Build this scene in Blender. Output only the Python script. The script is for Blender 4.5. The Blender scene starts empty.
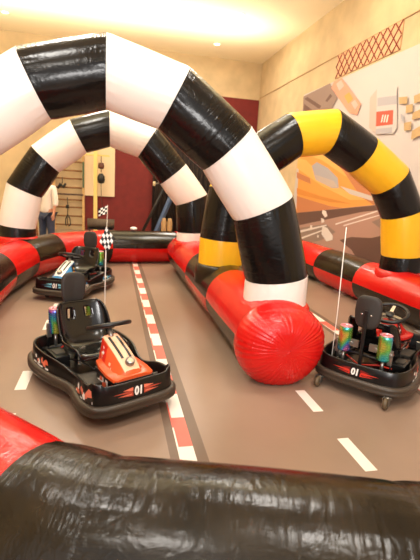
import bpy, bmesh, math, random
import numpy as np
from mathutils import Vector, Matrix, noise
random.seed(7)
PI = math.pi
R = math.radians
sc = bpy.context.scene
COL = sc.collection

# ------------------------------------------------------------------ camera
F_PX, CAM_H = 430.0, 1.55
def _n(v):
    v = np.array(v, float); return v / np.linalg.norm(v)
_Y = _n((112-210, 100, -F_PX)); _P = _n((102, 87.8, -F_PX))
_Z = _n(np.cross(_P, _Y)); _Z = _Z if _Z[1] > 0 else -_Z
_X = np.cross(_Y, _Z)
RW = np.array([_X, _Y, _Z])          # camera axes expressed in the world
CAMP = np.array([0, 0, CAM_H])
cam_d = bpy.data.cameras.new('camera'); cam = bpy.data.objects.new('camera', cam_d); COL.objects.link(cam)
m4 = Matrix([list(RW[0])+[0], list(RW[1])+[0], list(RW[2])+[CAM_H], [0, 0, 0, 1]])
cam.matrix_world = m4
cam_d.sensor_fit = 'VERTICAL'; cam_d.sensor_height = 36; cam_d.lens = F_PX/560*36
cam_d.clip_start = .05
cam_d.dof.use_dof = True; cam_d.dof.focus_distance = 3.25; cam_d.dof.aperture_fstop = 2.8
sc.camera = cam

def wall_point(u, v, x):             # where a sight line meets the right wall (used to survey the mural artwork)
    d = RW @ np.array([u-210, 280-v, -F_PX]); t = x/d[0]
    return (d*t)[1], CAM_H + (d*t)[2]

# ------------------------------------------------------------------ materials
MATS = {}
def lin(c):
    return tuple(((x/255)/12.92 if x/255 <= .04045 else ((x/255+.055)/1.055)**2.4) for x in c)
def mat(name, rgb, rough=.5, metal=0., spec=.5, var=0., vscale=8., bump=0., bscale=40., coat=0., emis=None, estr=0.):
    if name in MATS: return MATS[name]
    m = bpy.data.materials.new(name); m.use_nodes = True
    nt = m.node_tree; b = nt.nodes['Principled BSDF']
    c = (*lin(rgb), 1)
    b.inputs['Base Color'].default_value = c
    b.inputs['Roughness'].default_value = rough
    b.inputs['Metallic'].default_value = metal
    b.inputs['Specular IOR Level'].default_value = spec
    b.inputs['Coat Weight'].default_value = coat
    tc = nt.nodes.new('ShaderNodeTexCoord')
    if var > 0:
        nz = nt.nodes.new('ShaderNodeTexNoise'); nz.inputs['Scale'].default_value = vscale; nz.inputs['Detail'].default_value = 5
        nt.links.new(tc.outputs['Object'], nz.inputs['Vector'])
        rp = nt.nodes.new('ShaderNodeMapRange'); rp.inputs['From Min'].default_value = .3; rp.inputs['From Max'].default_value = .7
        rp.inputs['To Min'].default_value = 1-var; rp.inputs['To Max'].default_value = 1+var
        nt.links.new(nz.outputs['Fac'], rp.inputs['Value'])
        mx = nt.nodes.new('ShaderNodeVectorMath'); mx.operation = 'SCALE'; mx.inputs[0].default_value = c[:3]
        nt.links.new(rp.outputs[0], mx.inputs['Scale']); nt.links.new(mx.outputs[0], b.inputs['Base Color'])
    if bump > 0:
        nz = nt.nodes.new('ShaderNodeTexNoise'); nz.inputs['Scale'].default_value = bscale; nz.inputs['Detail'].default_value = 4
        nt.links.new(tc.outputs['Object'], nz.inputs['Vector'])
        bp = nt.nodes.new('ShaderNodeBump'); bp.inputs['Strength'].default_value = bump; bp.inputs['Distance'].default_value = .01
        nt.links.new(nz.outputs['Fac'], bp.inputs['Height']); nt.links.new(bp.outputs[0], b.inputs['Normal'])
    if emis:
        b.inputs['Emission Color'].default_value = (*lin(emis), 1); b.inputs['Emission Strength'].default_value = estr
    MATS[name] = m; return m

def vinyl(name, rgb, rough=.28, wr=.5, spec=.5, var=.08, dirt=None):
    """PVC tarpaulin with wrinkles running round the tube and gathers at the welded seams (UV: u round, v along)"""
    m = bpy.data.materials.new(name); m.use_nodes = True
    nt = m.node_tree; N = nt.nodes; L = nt.links; b = N['Principled BSDF']
    b.inputs['Roughness'].default_value = rough; b.inputs['Specular IOR Level'].default_value = spec
    uv = N.new('ShaderNodeUVMap'); tc = N.new('ShaderNodeTexCoord')
    def noise_(sx, sy, detail, dist=0.):
        mp = N.new('ShaderNodeMapping'); mp.inputs['Scale'].default_value = (sx, sy, 1)
        L.new(uv.outputs[0], mp.inputs[0])
        nz = N.new('ShaderNodeTexNoise'); nz.inputs['Scale'].default_value = 1; nz.inputs['Detail'].default_value = detail
        nz.inputs['Distortion'].default_value = dist
        L.new(mp.outputs[0], nz.inputs['Vector']); return nz.outputs['Fac']
    def mth(op, a, b_=None):
        n = N.new('ShaderNodeMath'); n.operation = op
        for i, v in enumerate((a, b_)):
            if v is None: continue
            if isinstance(v, (int, float)): n.inputs[i].default_value = v
            else: L.new(v, n.inputs[i])
        return n.outputs[0]
    ringw = noise_(5, 26, 3, .6)            # folds running round the tube
    longw = noise_(60, 3.0, 2, .3)          # gathers running along the tube
    cross = noise_(22, 16, 3, 1.2)
    sx = N.new('ShaderNodeSeparateXYZ'); L.new(uv.outputs[0], sx.inputs[0])
    fr = mth('FRACT', sx.outputs[1])
    near = mth('POWER', mth('ABSOLUTE', mth('SUBTRACT', mth('MULTIPLY', fr, 2), 1)), 5)
    patch = noise_(3, 1.7, 1)
    pm = N.new('ShaderNodeMapRange'); pm.inputs['From Min'].default_value = .42; pm.inputs['From Max'].default_value = .62
    L.new(patch, pm.inputs['Value'])
    h = mth('ADD', mth('MULTIPLY', mth('MULTIPLY', ringw, pm.outputs[0]), .9), mth('MULTIPLY', mth('MULTIPLY', longw, near), .8))
    h = mth('ADD', h, mth('MULTIPLY', cross, .25))
    bp = N.new('ShaderNodeBump'); bp.inputs['Strength'].default_value = wr; bp.inputs['Distance'].default_value = .02
    L.new(h, bp.inputs['Height']); L.new(bp.outputs[0], b.inputs['Normal'])
    nz = N.new('ShaderNodeTexNoise'); nz.inputs['Scale'].default_value = 5; nz.inputs['Detail'].default_value = 6
    L.new(tc.outputs['Object'], nz.inputs['Vector'])
    mr = N.new('ShaderNodeMapRange'); mr.inputs['From Min'].default_value = .3; mr.inputs['From Max'].default_value = .7
    mr.inputs['To Min'].default_value = 0; mr.inputs['To Max'].default_value = 1
    L.new(nz.outputs['Fac'], mr.inputs['Value'])
    mix = N.new('ShaderNodeMix'); mix.data_type = 'RGBA'
    L.new(mr.outputs[0], mix.inputs['Factor'])
    c = lin(rgb); d = lin(dirt) if dirt else tuple(x*(1-var*2) for x in c)
    mix.inputs['A'].default_value = (*c, 1); mix.inputs['B'].default_value = (*d, 1)
    L.new(mix.outputs['Result'], b.inputs['Base Color'])
    r2 = N.new('ShaderNodeMapRange'); r2.inputs['To Min'].default_value = rough*.75; r2.inputs['To Max'].default_value = rough*1.35
    L.new(nz.outputs['Fac'], r2.inputs['Value']); L.new(r2.outputs[0], b.inputs['Roughness'])
    return m

V_WHITE = vinyl('white_vinyl', (244, 234, 226), .30, .12, var=.02)
V_BLACK = vinyl('black_vinyl', (13, 11, 10), .19, .42, dirt=(20, 16, 14), spec=.34)
V_YELLOW = vinyl('yellow_vinyl', (255, 194, 34), .30, .12, var=.04)
V_RED = vinyl('red_vinyl', (208, 20, 16), .22, .42, var=.05)
V_OLIVE = vinyl('worn_black_vinyl', (15, 11, 7), .22, .36, dirt=(36, 27, 15), spec=.38)

# ------------------------------------------------------------------ mesh helpers
class MB:
    def __init__(s): s.v = []; s.f = []; s.mi = []; s.uv = []; s.sm = []
    def add(s, vs, fs, mi=0, uvs=None, smooth=True):
        o = len(s.v); s.v += [tuple(map(float, p)) for p in vs]
        for i, f in enumerate(fs):
            s.f.append([o+k for k in f]); s.mi.append(mi); s.sm.append(smooth)
            s.uv.append(uvs[i] if uvs else None)
    def grid(s, pts, mi=0, cyc=False, uv=False, smooth=True):
        nr = len(pts); nc = len(pts[0]); fs = []
        for i in range(nr-1):
            for j in range(nc if cyc else nc-1):
                fs.append((i*nc+j, i*nc+(j+1) % nc, (i+1)*nc+(j+1) % nc, (i+1)*nc+j))
        s.add([p for r in pts for p in r], fs, mi, None, smooth)
    def box(s, c, d, rz=0., mi=0, rot=None):
        M = rot if rot else Matrix.Rotation(rz, 3, 'Z')
        vs = []
        for x in (-1, 1):
            for y in (-1, 1):
                for z in (-1, 1):
                    vs.append(Vector(c) + M @ Vector((x*d[0]/2, y*d[1]/2, z*d[2]/2)))
        s.add(vs, [(0, 1, 3, 2), (4, 6, 7, 5), (0, 4, 5, 1), (2, 3, 7, 6), (0, 2, 6, 4), (1, 5, 7, 3)], mi, None, False)
    def tube(s, path, r, n=12, closed=False, mi=0, caps=True, smooth=True):
        P = [Vector(p) for p in path]; m = len(P)
        rr = r if isinstance(r, (list, tuple)) else [r]*m
        rows = []; prev = None
        for i in range(m):
            if closed: t = (P[(i+1) % m]-P[i-1]).normalized()
            else: t = (P[min(i+1, m-1)]-P[max(i-1, 0)]).normalized()
            if prev is None:
                a = Vector((0, 0, 1)) if abs(t.z) < .9 else Vector((1, 0, 0)); e = (a - t*a.dot(t)).normalized()
            else: e = (prev - t*prev.dot(t)).normalized()
            prev = e; g = t.cross(e)
            rows.append([P[i]+(e*math.cos(2*PI*k/n)+g*math.sin(2*PI*k/n))*rr[i] for k in range(n)])
        if closed: rows.append(rows[0])
        s.grid(rows, mi, True, smooth=smooth)
        if caps and not closed:
            o = len(s.v); s.add(rows[0], [tuple(range(n))[::-1]], mi, None, False); s.add(rows[-1], [tuple(range(n))], mi, None, False)
    def lathe(s, prof, c=(0, 0, 0), n=24, mi=0, M=None, smooth=True):
        M = M or Matrix.Identity(3); rows = []
        for r, z in prof:
            rows.append([Vector(c)+M @ Vector((max(r, 1e-5)*math.cos(2*PI*k/n), max(r, 1e-5)*math.sin(2*PI*k/n), z)) for k in range(n)])
        s.grid(rows, mi, True, smooth=smooth)
    def poly(s, pts, mi=0): s.add(pts, [tuple(range(len(pts)))], mi, None, False)
    def build(s, name, mats, parent=None, loc=None, bevel=0., weld=True, sub=0, solid=0.):
        me = bpy.data.meshes.new(name); me.from_pydata(s.v, [], s.f)
        if not isinstance(mats, (list, tuple)): mats = [mats]
        for m in mats: me.materials.append(m)
        me.polygons.foreach_set('material_index', s.mi); me.polygons.foreach_set('use_smooth', s.sm)
        if any(u is not None for u in s.uv):
            ul = me.uv_layers.new(name='UVMap')
            for p, u in zip(me.polygons, s.uv):
                if u is None: continue
                for li, q in zip(p.loop_indices, u): ul.data[li].uv = q
        bm = bmesh.new(); bm.from_mesh(me)
        if weld: bmesh.ops.remove_doubles(bm, verts=bm.verts, dist=2e-5)
        bmesh.ops.recalc_face_normals(bm, faces=bm.faces)
        bm.to_mesh(me); bm.free(); me.update()
        o = bpy.data.objects.new(name, me); COL.objects.link(o)
        if parent: o.parent = parent
        if loc: o.location = loc
        if solid:
            md = o.modifiers.new('solid', 'SOLIDIFY'); md.thickness = solid; md.offset = 0
        if bevel:
            md = o.modifiers.new('bevel', 'BEVEL'); md.width = bevel; md.segments = 2; md.limit_method = 'ANGLE'; md.angle_limit = R(40)
        if sub:
            md = o.modifiers.new('sub', 'SUBSURF'); md.levels = sub; md.render_levels = sub
        return o

def tag(o, label, cat, group=None):
    o['label'] = label; o['category'] = cat
    if group: o['group'] = group
    return o
def thing(name, label, cat, loc=(0, 0, 0), rz=0, group=None):
    o = bpy.data.objects.new(name, None); COL.objects.link(o); o.location = loc; o.rotation_euler = (0, 0, rz)
    o.empty_display_size = .1
    return tag(o, label, cat, group)
def struct(o): o['kind'] = 'structure'; return o

# ------------------------------------------------------------------ inflatable tubes
def seg_points(P, i, e1_fn, r0, rings, sides, a0, a1, bulge, cap_plane=None, pucker=.0035):
    """one mitred segment between joints i and i+1 of polyline P; returns rows of points and uvs"""
    d = (P[i+1]-P[i]); Lg = d.length; d = d/Lg
    dp = (P[i]-P[i-1]).normalized() if i > 0 else d
    dn = (P[i+2]-P[i+1]).normalized() if i+2 < len(P) else d
    ra, rb = (r0[i], r0[i+1]) if isinstance(r0, list) else (r0, r0)
    m0 = (dp+d).normalized(); m1 = (d+dn).normalized()
    e1 = e1_fn(d); e2 = d.cross(e1)
    rows = []
    for k in range(rings+1):
        t = k/rings; tt = .5-.5*math.cos(PI*t)
        row = []
        for j in range(sides+1):
            a = a0+(a1-a0)*j/sides
            off = e1*math.cos(a)+e2*math.sin(a)
            sh = math.exp(-min(tt, 1-tt)*14)
            rr = (ra+(rb-ra)*tt)*(1+bulge*(math.sin(PI*tt)**.55)) + pucker*sh*(1-sh)*4*math.sin(a*34+7*i+2*math.sin(a*9))
            s0 = -(off.dot(m0))/d.dot(m0)*ra; s1 = Lg-(off.dot(m1))/d.dot(m1)*rb
            row.append(P[i]+off*rr+d*(s0+(s1-s0)*tt))
        rows.append(row)
    return rows
def put_rows(mb, rows, base_v=0., flatten=False):
    nr = len(rows); nc = len(rows[0]); fs = []; uvs = []
    for i in range(nr-1):
        for j in range(nc-1):
            fs.append((i*nc+j, i*nc+j+1, (i+1)*nc+j+1, (i+1)*nc+j))
            u0, u1, v0, v1 = j/(nc-1), (j+1)/(nc-1), i/(nr-1)+base_v, (i+1)/(nr-1)+base_v
            uvs.append(((u0, v0), (u1, v0), (u1, v1), (u0, v1)))
    pts = [Vector((p.x, p.y, max(p.z, .003))) if flatten else p for r in rows for p in r]
    mb.add(pts, fs, 0, uvs, True)

FOOT_Z = {('l', 3.5): .605, ('r', 3.5): .585, ('l', 7.1): .63, ('r', 7.1): .64, ('l', 5.0): .645, ('r', 5.0): .60}
def arch(name, label, pts, y, r, cols, foot_surf, parts=('white_segment', 'black_segment')):
    """pts: (x,z) list from the left foot over the top to the right foot; foot_surf(x, side): height of the tube under the foot"""
    cx = (pts[0][0]+pts[-1][0])/2
    root = thing(name, label, 'inflatable arch', (cx, y, 0))
    P = [Vector((px-cx, 0, pz)) for px, pz in pts]
    n = len(P)-1
    zt, zb = max(p.z for p in P), .6; r_foot, r_top = r
    r = [r_foot+(r_top-r_foot)*max(0, (p.z-zb)/(zt-zb))**1.3 for p in P]
    for i in range(n):
        rows = seg_points(P, i, lambda d: Vector((0, 1, 0)), r, 16, 72, 0, 2*PI, .035)
        if i in (0, n-1):
            k0 = 0 if i == 0 else len(rows)-1
            for j, p in enumerate(rows[k0]):
                rows[k0][j] = Vector((p.x, p.y, FOOT_Z[i == 0 and 'l' or 'r', y]))
        mb = MB(); put_rows(mb, rows, i)
        nm, m = cols[i]
        mb.build(nm, m, root)
        # welded seam bead
    for i in range(1, n):
        d = (P[i]-P[i-1]).normalized(); dn = (P[i+1]-P[i]).normalized(); m0 = (d+dn).normalized()
        e1 = Vector((0, 1, 0)); e2 = m0.cross(e1); c = math.cos(d.angle(m0))
        path = [P[i]+(e1*math.cos(a)+e2*math.sin(a)/c)*(r[i]+.001) for a in [2*PI*k/64 for k in range(64)]]
        sb = MB(); sb.tube(path, .004, 6, closed=True); sb.build('seam', cols[i][1], root)
    return root

W = ('white_segment', V_WHITE); B = ('black_segment', V_BLACK); Yl = ('yellow_segment', V_YELLOW)

RB = .30
LEFT_AX, CEN_AX, CEN_R, RIGHT_AX = -1.45, 1.36, .325, 3.72
def surf(ax, r): return lambda x: r*1.03+math.sqrt(max(r*r*1.04-(x-ax)**2, .0004))

# near white and black arch
cxA = -.045
half = [(1.475, 0), (1.47, .80), (1.292, 1.40), (.945, 1.852), (.50, 2.185), (0, 2.32)]
ptsA = [(cxA-x, z) for x, z in half] + [(cxA+x, z) for x, z in half[-2::-1]]
ptsA[0] = (ptsA[0][0], .3); ptsA[-1] = (ptsA[-1][0], .3)
sl, sr = surf(-1.47, RB), surf(1.40, CEN_R)
arch('inflatable_arch', 'nearest and largest black and white inflatable arch over the track', ptsA, 3.5, (.270, .243),
     [B, W, B, W, B, W, B, W, B, W], lambda x, i: (sl if i == 0 else sr)(x))
# far white and black arch
cxB = -.06
halfB = [(1.35, 0), (1.35, .72), (1.265, 1.30), (.965, 1.735), (.515, 2.16), (0, 2.315)]
ptsB = [(-1.42, .3), (-1.41, .78), (-1.285, 1.33), (-.975, 1.80), (-.50, 2.167), (-.038, 2.323), (.536, 2.156), (.958, 1.70), (1.28, 1.31), (1.33, .78), (1.33, .3)]
slB, srB = surf(-1.36, RB), surf(1.33, CEN_R)
arch('inflatable_arch', 'smaller far black and white inflatable arch behind the nearest one', ptsB, 7.1, (.262, .256),
     [B, W, B, W, B, W, B, W, B, W], lambda x, i: (slB if i == 0 else srB)(x))
# yellow and black arch over the right lane
ptsC = [(1.30, .3), (1.29, .94), (1.36, 1.46), (1.62, 1.86), (2.08, 2.19), (2.55, 2.27), (3.01, 2.035), (3.45, 1.752), (3.70, 1.352), (3.80, .795), (3.80, .3)]
slC, srC = surf(1.34, CEN_R), surf(3.76, RB)
arch('inflatable_arch', 'yellow and black inflatable arch over the right lane', ptsC, 5.0, (.257, .25),
     [Yl, B, Yl, B, Yl, B, Yl, B, Yl, B], lambda x, i: (slC if i == 0 else srC)(x))

REDP = ('red_panel', V_RED); BLKP = ('black_panel', V_OLIVE)
def barrier(name, label, pts, r, upper, caps=(), collars=()):
    c = pts[len(pts)//2]
    root = thing(name, label, 'inflatable barrier', (c[0], c[1], 0))
    z = r*1.03
    P = [Vector((x-c[0], y-c[1], z)) for x, y in pts]
    e1f = lambda d: Vector((d.y, -d.x, 0)).normalized()
    for i in range(len(P)-1):
        # e1 = right hand side, e2 = d x e1 = up or down
        d = (P[i+1]-P[i]).normalized(); e2 = d.cross(e1f(d)); s = 1 if e2.z > 0 else -1
        for part in (0, 1):
            a0, a1 = (0, PI) if (part == 0) == (s > 0) else (PI, 2*PI)
            col = upper[i] if part == 0 else ('R' if upper[i] == 'B' else 'B')
            nm, m = REDP if col == 'R' else BLKP
            if upper[i] == 'RR': nm, m = REDP
            mb = MB(); put_rows(mb, seg_points(P, i, e1f, r, 16, 40, a0, a1, .03), i, True)
            mb.build(nm, m, root)
    for side in caps:
        # domed end cap with gathers round its rim
        E0 = P[0] if side == 0 else P[-1]; d = (P[0]-P[1] if side == 0 else P[-1]-P[-2]).normalized()
        yield_cap(root, E0, d, r, z, side, caps[side])
    for (cx_, cy_, zt, fr, key, ax) in collars:      # raised welt where an arch foot is welded on
        rows = []
        for q, (f, g) in enumerate(((0, 0), (.012, .004), (.03, .035), (.05, .2), (.062, .55), (.066, 1.))):
            row = []
            for j in range(65):
                a = 2*PI*j/64; x = cx_+(fr+f)*math.cos(a); y = cy_+(fr+f)*math.sin(a)
                t_ = min(abs(x-ax), r*.98); zs = r*1.03+math.sqrt((r*1.03)**2-t_**2)-.02
                row.append(Vector((x-c[0], y-c[1], zt+(min(zs, zt-.01)-zt)*g)))
            rows.append(row)
        mb = MB(); put_rows(mb, rows, 0); mb.build('foot_welt', V_RED if key == 'R' else V_OLIVE, root)
    return root
def yield_cap(root, E0, d, r, z, side, prof):
    e1 = Vector((d.y, -d.x, 0)); up = Vector((0, 0, 1)); rows = []
    for k, (s, rad) in enumerate(prof):
        row = []
        for j in range(289):
            a = 2*PI*j/288
            g = math.sin(a*30+3*math.sin(5*a))*.5+math.sin(a*47+1)*.5
            env = math.sin(PI*min(1, k/(len(prof)-1)))
            rr = rad*(1+.0075*g*env*(.06+.94*math.exp(-((s-.17)/.07)**2))); zc = z + (max(rad, r)-r)*.0
            row.append(E0+d*(s+.003*g*env)+e1*math.cos(a)*rr+up*(math.sin(a)*(rr if math.sin(a) < 0 else rr*(1-.25*min(1, max(0, rad-.12)/.22)*min(1, s/.12)*math.sin(a)))+(zc-z)))
        rows.append(row)
    mb = MB(); put_rows(mb, rows, 0)
    mb.v = [(p[0], p[1], max(p[2], .003)) for p in mb.v]
    mb.build('end_cap', V_RED, root)
def dome(r, R1, L, n=16):
    out = [(0, r)]
    for k in range(1, n+1):
        a = PI/2*k/n
        out.append((L*.30+L*.70*math.sin(a), R1*math.cos(a)**.62 if k < n else .002))
    out.insert(1, (L*.12, r+(R1-r)*.6)); out.insert(2, (L*.24, R1*.995))
    return out

barrier('inflatable_barrier', 'central red and black barrier dividing the lanes, with a bulging red end',
        [(1.36, 3.26), (1.35, 4.5), (1.34, 5.85), (1.33, 7.0), (1.33, 7.75)], CEN_R, ['R', 'B', 'R', 'R'],
        {0: dome(CEN_R, .385, .345), 1: dome(CEN_R, .33, .2)},
        [(1.43, 3.5, .585, .262, 'R', 1.38), (1.30, 5.0, .645, .25, 'B', 1.35), (1.33, 7.1, .64, .255, 'R', 1.33)])
barrier('inflatable_barrier', 'left red and black barrier curving round to the far end of the lane',
        [(-1.47, 2.9), (-1.47, 4.35), (-1.45, 5.72), (-1.32, 6.75), (-.98, 7.62), (-.10, 8.40), (1.25, 8.60), (1.42, 8.62)], RB,
        ['R', 'B', 'R', 'B', 'R', 'B', 'RR'], {1: dome(RB, .30, .10)},
        [(-1.52, 3.5, .605, .262, 'R', -1.47), (-1.42, 7.1, .63, .255, 'R', -1.30)])
barrier('inflatable_barrier', 'right red and black barrier along the foot of the mural wall',
        [(3.80, 2.75), (3.76, 4.1), (3.72, 5.5), (3.70, 6.72), (3.68, 7.9), (3.66, 9.1)], RB, ['B', 'R', 'B', 'R', 'B'], {},
        [(3.80, 5.0, .60, .25, 'R', 3.73)])
barrier('inflatable_barrier', 'large black barrier with a red left end, nearest of all the barriers',
        [(-1.25, 2.36), (-.285, 1.42), (-.02, 1.28), (.95, 1.0), (2.1, .70)], RB, ['R', 'B', 'B', 'B'], {})

# ------------------------------------------------------------------ room shell
WALLX, BACKY, CEIL = 4.5, 13.8, 5.34
PLASTER = mat('beige_plaster', (206, 182, 142), .8, var=.11, vscale=2.2, bump=.15, bscale=30)
CEILM = mat('cream_ceiling', (250, 238, 206), .85, var=.02, vscale=1.2)
BURG = mat('burgundy_panel', (112, 28, 24), .75, var=.12, vscale=6, bump=.2, bscale=60)
FLOORM = mat('printed_track_floor', (146, 123, 106), .31, var=.05, vscale=1.6, bump=.05, bscale=120, spec=.4)
LINE_W = mat('floor_print_white', (236, 226, 216), .45)
LINE_R = mat('floor_print_red', (228, 104, 88), .45)
LINE_D = mat('floor_print_dark_border', (108, 88, 73), .45)  # printed darker border along both sides of the curb stripe

mb = MB()
mb.box((-1, 5.4, -.05), (11.2, 17.0, .1))
mb.box((0, 0, -.3), (.1, .1, .1))
mb.v = mb.v[:8]; mb.f = mb.f[:6]; mb.mi = mb.mi[:6]; mb.sm = mb.sm[:6]; mb.uv = mb.uv[:6]
def strip(x0, x1, y0, y1, z, mi): mb.poly([(x0, y0, z), (x1, y0, z), (x1, y1, z), (x0, y1, z)], mi)
for cx in (.45, 2.55):
    strip(cx-.105, cx+.115, .2, 13, .0008, 3)
    k = 0; y = .61-.333
    while y < 13:
        strip(cx-.042, cx+.046, y, y+.335, .0014, 2 if k % 2 == 0 else 1)
        strip(cx-.052, cx-.042, y-.12, y+.215, .0016, 2 if k % 2 == 1 else 1)
        y += .335; k += 1
for cx, ph in ((-.645, 3.14), (1.478, 2.585), (3.6, 2.585)):
    for k in range(-3, 15):
        strip(cx-.04, cx+.04, ph+k*.67, ph+k*.67+.33, .0012, 1)
struct(mb.build('floor', [FLOORM, LINE_W, LINE_R, LINE_D], weld=False))
mb = MB(); mb.box((-1, 5.4, CEIL+.05), (11.2, 17.0, .1)); struct(mb.build('ceiling', CEILM))
mb = MB(); mb.box((-1, BACKY+.05, CEIL/2), (11.0, .1, CEIL)); struct(mb.build('wall_back', PLASTER))
mb = MB(); mb.box((WALLX+.05, 5.4, CEIL/2), (.1, 16.9, CEIL)); struct(mb.build('wall_right', PLASTER))
mb = MB(); mb.box((-6.55, 5.4, CEIL/2), (.1, 16.9, CEIL)); struct(mb.build('wall_left', PLASTER))
mb = MB(); mb.box((WALLX-.008, 5.5, 4.32), (.016, 16.5, .014)); struct(mb.build('trim_1', mat('wall_joint', (176, 140, 96), .7), bevel=.003))
mb = MB(); mb.box((1.84, BACKY-.02, 2.13), (5.28, .04, 4.26)); tag(mb.build('wall_panel', BURG), 'dark red wall panelling covering the back wall', 'wall panel')
mb = MB(); mb.box((-.40, BACKY-.072, 2.15), (.96, .04, 2.2)); tag(mb.build('board', mat('cream_board', (228, 205, 168), .7)), 'cream board mounted over the dark red panelling', 'board')

# ------------------------------------------------------------------ mural on the right wall
MUR = [mat('mural_sky', (198, 188, 184), .6), mat('mural_orange', (228, 156, 76), .6), mat('mural_dark_orange', (192, 124, 82), .6),
       mat('mural_grey', (172, 166, 170), .6), mat('mural_road', (104, 76, 66), .6), mat('mural_pinkish', (178, 140, 124), .6),
       mat('mural_white', (226, 212, 204), .6), mat('mural_brown', (146, 122, 110), .6), mat('mural_salmon', (222, 150, 122), .6),
       mat('mural_red', (206, 84, 62), .6), mat('mural_tan', (186, 154, 108), .6), mat('mural_shade', (190, 172, 160), .6), mat('mural_light_orange', (236, 176, 98), .6), mat('mural_ochre', (212, 136, 62), .6)]
mb = MB()
XM = WALLX-.012
mb.box((WALLX-.0065, 6.2, 2.05), (.011, 8.3, 3.55), mi=0)
_lay = [0]
def art(pix, mi, up=None):
    _lay[0] += 1
    x = XM-.0006*_lay[0]
    mb.poly([(x, min(wall_point(u, v, XM)[0], 10.34), min(wall_point(u, v, XM)[1], 3.82)) for u, v in pix], mi)
art([(296, 118), (334, 118), (356, 160), (375, 205), (296, 214)], 1)            # big orange car
art([(296, 118), (320, 122), (340, 150), (360, 182), (345, 176), (322, 160), (296, 152)], 12)
art([(318, 126), (334, 128), (358, 160), (376, 192), (375, 206), (360, 196), (344, 172), (326, 152)], 2)
art([(330, 134), (338, 134), (362, 170), (370, 186), (352, 168)], 8)
art([(297, 158), (306, 160), (322, 176), (344, 190), (366, 200), (350, 200), (322, 186), (297, 168)], 12)
art([(297, 188), (320, 196), (352, 204), (330, 202), (297, 194)], 13)
art([(340, 186), (372, 196), (373, 201), (350, 194)], 0)
art([(297, 172), (310, 178), (311, 184), (297, 178)], 2)
art([(297, 196), (330, 206), (350, 209), (297, 214)], 2)
art([(312, 166), (317, 162), (328, 168), (338, 178), (339, 188), (332, 188), (316, 180)], 3)
art([(314, 174), (334, 181), (338, 187), (330, 187), (316, 180)], 11)
art([(296, 213), (420, 200), (420, 285), (290, 285)], 5)                          # road
art([(296, 213), (420, 201), (420, 206), (362, 212), (296, 226)], 4)
art([(298, 228), (326, 224), (336, 232), (322, 240), (298, 246)], 7)
art([(340, 240), (352, 237), (372, 238), (384, 235), (420, 226), (420, 285), (372, 285), (352, 250)], 4)
art([(372, 222), (386, 216), (420, 212), (420, 228), (386, 232)], 7)
art([(300, 230.5), (327, 224.5), (327, 226), (300, 232.8)], 6)
art([(301, 237.5), (325, 229), (325, 230.2), (301, 239.5)], 6)
art([(336, 223.5), (384, 208.5), (384, 210), (336, 225)], 6)
art([(344, 225), (386, 213), (386, 214), (344, 226.4)], 6)
art([(323, 210), (326.5, 211), (328, 216), (325.5, 217.5), (322.5, 213)], 6)
art([(321.5, 218), (324.5, 219), (325, 222), (322, 223)], 6)
art([(323, 226), (328, 228), (333.5, 236), (333, 240), (327, 241.5), (322, 234)], 6)
art([(311, 225), (313, 225.5), (312.5, 228), (310.5, 228)], 6)
art([(318, 235), (319.6, 235.4), (319, 238), (317.6, 237)], 6)
art([(303, 97), (331, 81), (338, 98), (333, 108), (303, 116)], 7)                 # grandstand
art([(305, 104), (318, 114), (314, 116), (304, 110)], 4)
art([(308, 97), (322, 106), (320, 109), (305, 99)], 4)
art([(331, 94), (333, 96), (328, 102), (326, 101)], 4)
art([(335, 79), (343, 75), (362, 104), (358, 115), (350, 113), (332, 88)], 8)
art([(337, 84), (342, 80), (345, 86), (340, 91)], 11)
art([(345, 96), (350, 92), (354, 99), (349, 104)], 1)
art([(352, 103), (356, 100), (359, 105), (356, 110)], 11)
art([(371, 98), (378, 89), (378, 135), (370, 128)], 11)                           # tower
art([(378, 89), (398, 86), (398, 128), (394, 134), (377, 134)], 0)
art([(378.5, 98), (398, 95.5), (398, 104), (378.5, 106.5)], 3)
art([(377.5, 112), (394.5, 110), (394, 124.5), (377, 126.5)], 9)
for k in range(3): art([(383.5+k*2.6, 115), (384.9+k*2.6, 114.8), (383.3+k*2.6, 122.4), (381.9+k*2.6, 122.6)], 6)
art([(377, 129), (393.5, 127.2), (393, 133), (377, 134.5)], 3)
for c in ([(400, 97.5), (409, 96.5), (408.5, 104), (400.5, 104)], [(407.5, 105.5), (414.5, 104), (414, 112), (407, 113.5)], [(415.5, 96), (425, 92), (425, 101), (415.5, 103.5)],
          [(405.5, 123), (413, 121.5), (412.5, 130), (405.5, 131)], [(414, 113), (425, 108), (425, 117), (413.5, 120)], [(413.5, 131), (425, 124), (425, 134), (412.5, 140)]):
    art(c, 10)
art([(402, 114), (404, 114.6), (406, 121), (404, 122)], 3)
tag(mb.build('wall_mural', MUR, weld=False), 'large racing mural with an orange car and checkered flag on the right wall', 'mural')

# diamond lattice panel above the mural
mb = MB()
mb.box((WALLX-.012, 7.78, 4.09), (.014, 2.1, .44))
lp = thing('lattice_panel', 'reddish diamond lattice panel on the wall above the mural', 'wall panel', (WALLX, 7.78, 3.88))
o = mb.build('backing_board', mat('salmon_board', (226, 172, 130), .7, var=.1, vscale=9)); o.parent = lp; o.matrix_parent_inverse = Matrix.Translation((-WALLX, -7.78, -3.88))
mb = MB()
y0, y1, z0, z1 = 6.73, 8.83, 3.87, 4.31
for s in (1, -1):
    k = -6
    while k < 16:
        ya = y0+k*.21; pts = []
        # line z = z0 + s*(y-ya) * 1.25 clipped to the panel
        for yy in np.linspace(y0, y1, 200):
            zz = (z0 if s > 0 else z1)+s*(yy-ya)*1.1
            if z0 <= zz <= z1: pts.append((WALLX-.024, yy, zz))
        if len(pts) > 3: mb.tube([pts[0], pts[-1]], .010, 6)
        k += 1
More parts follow.
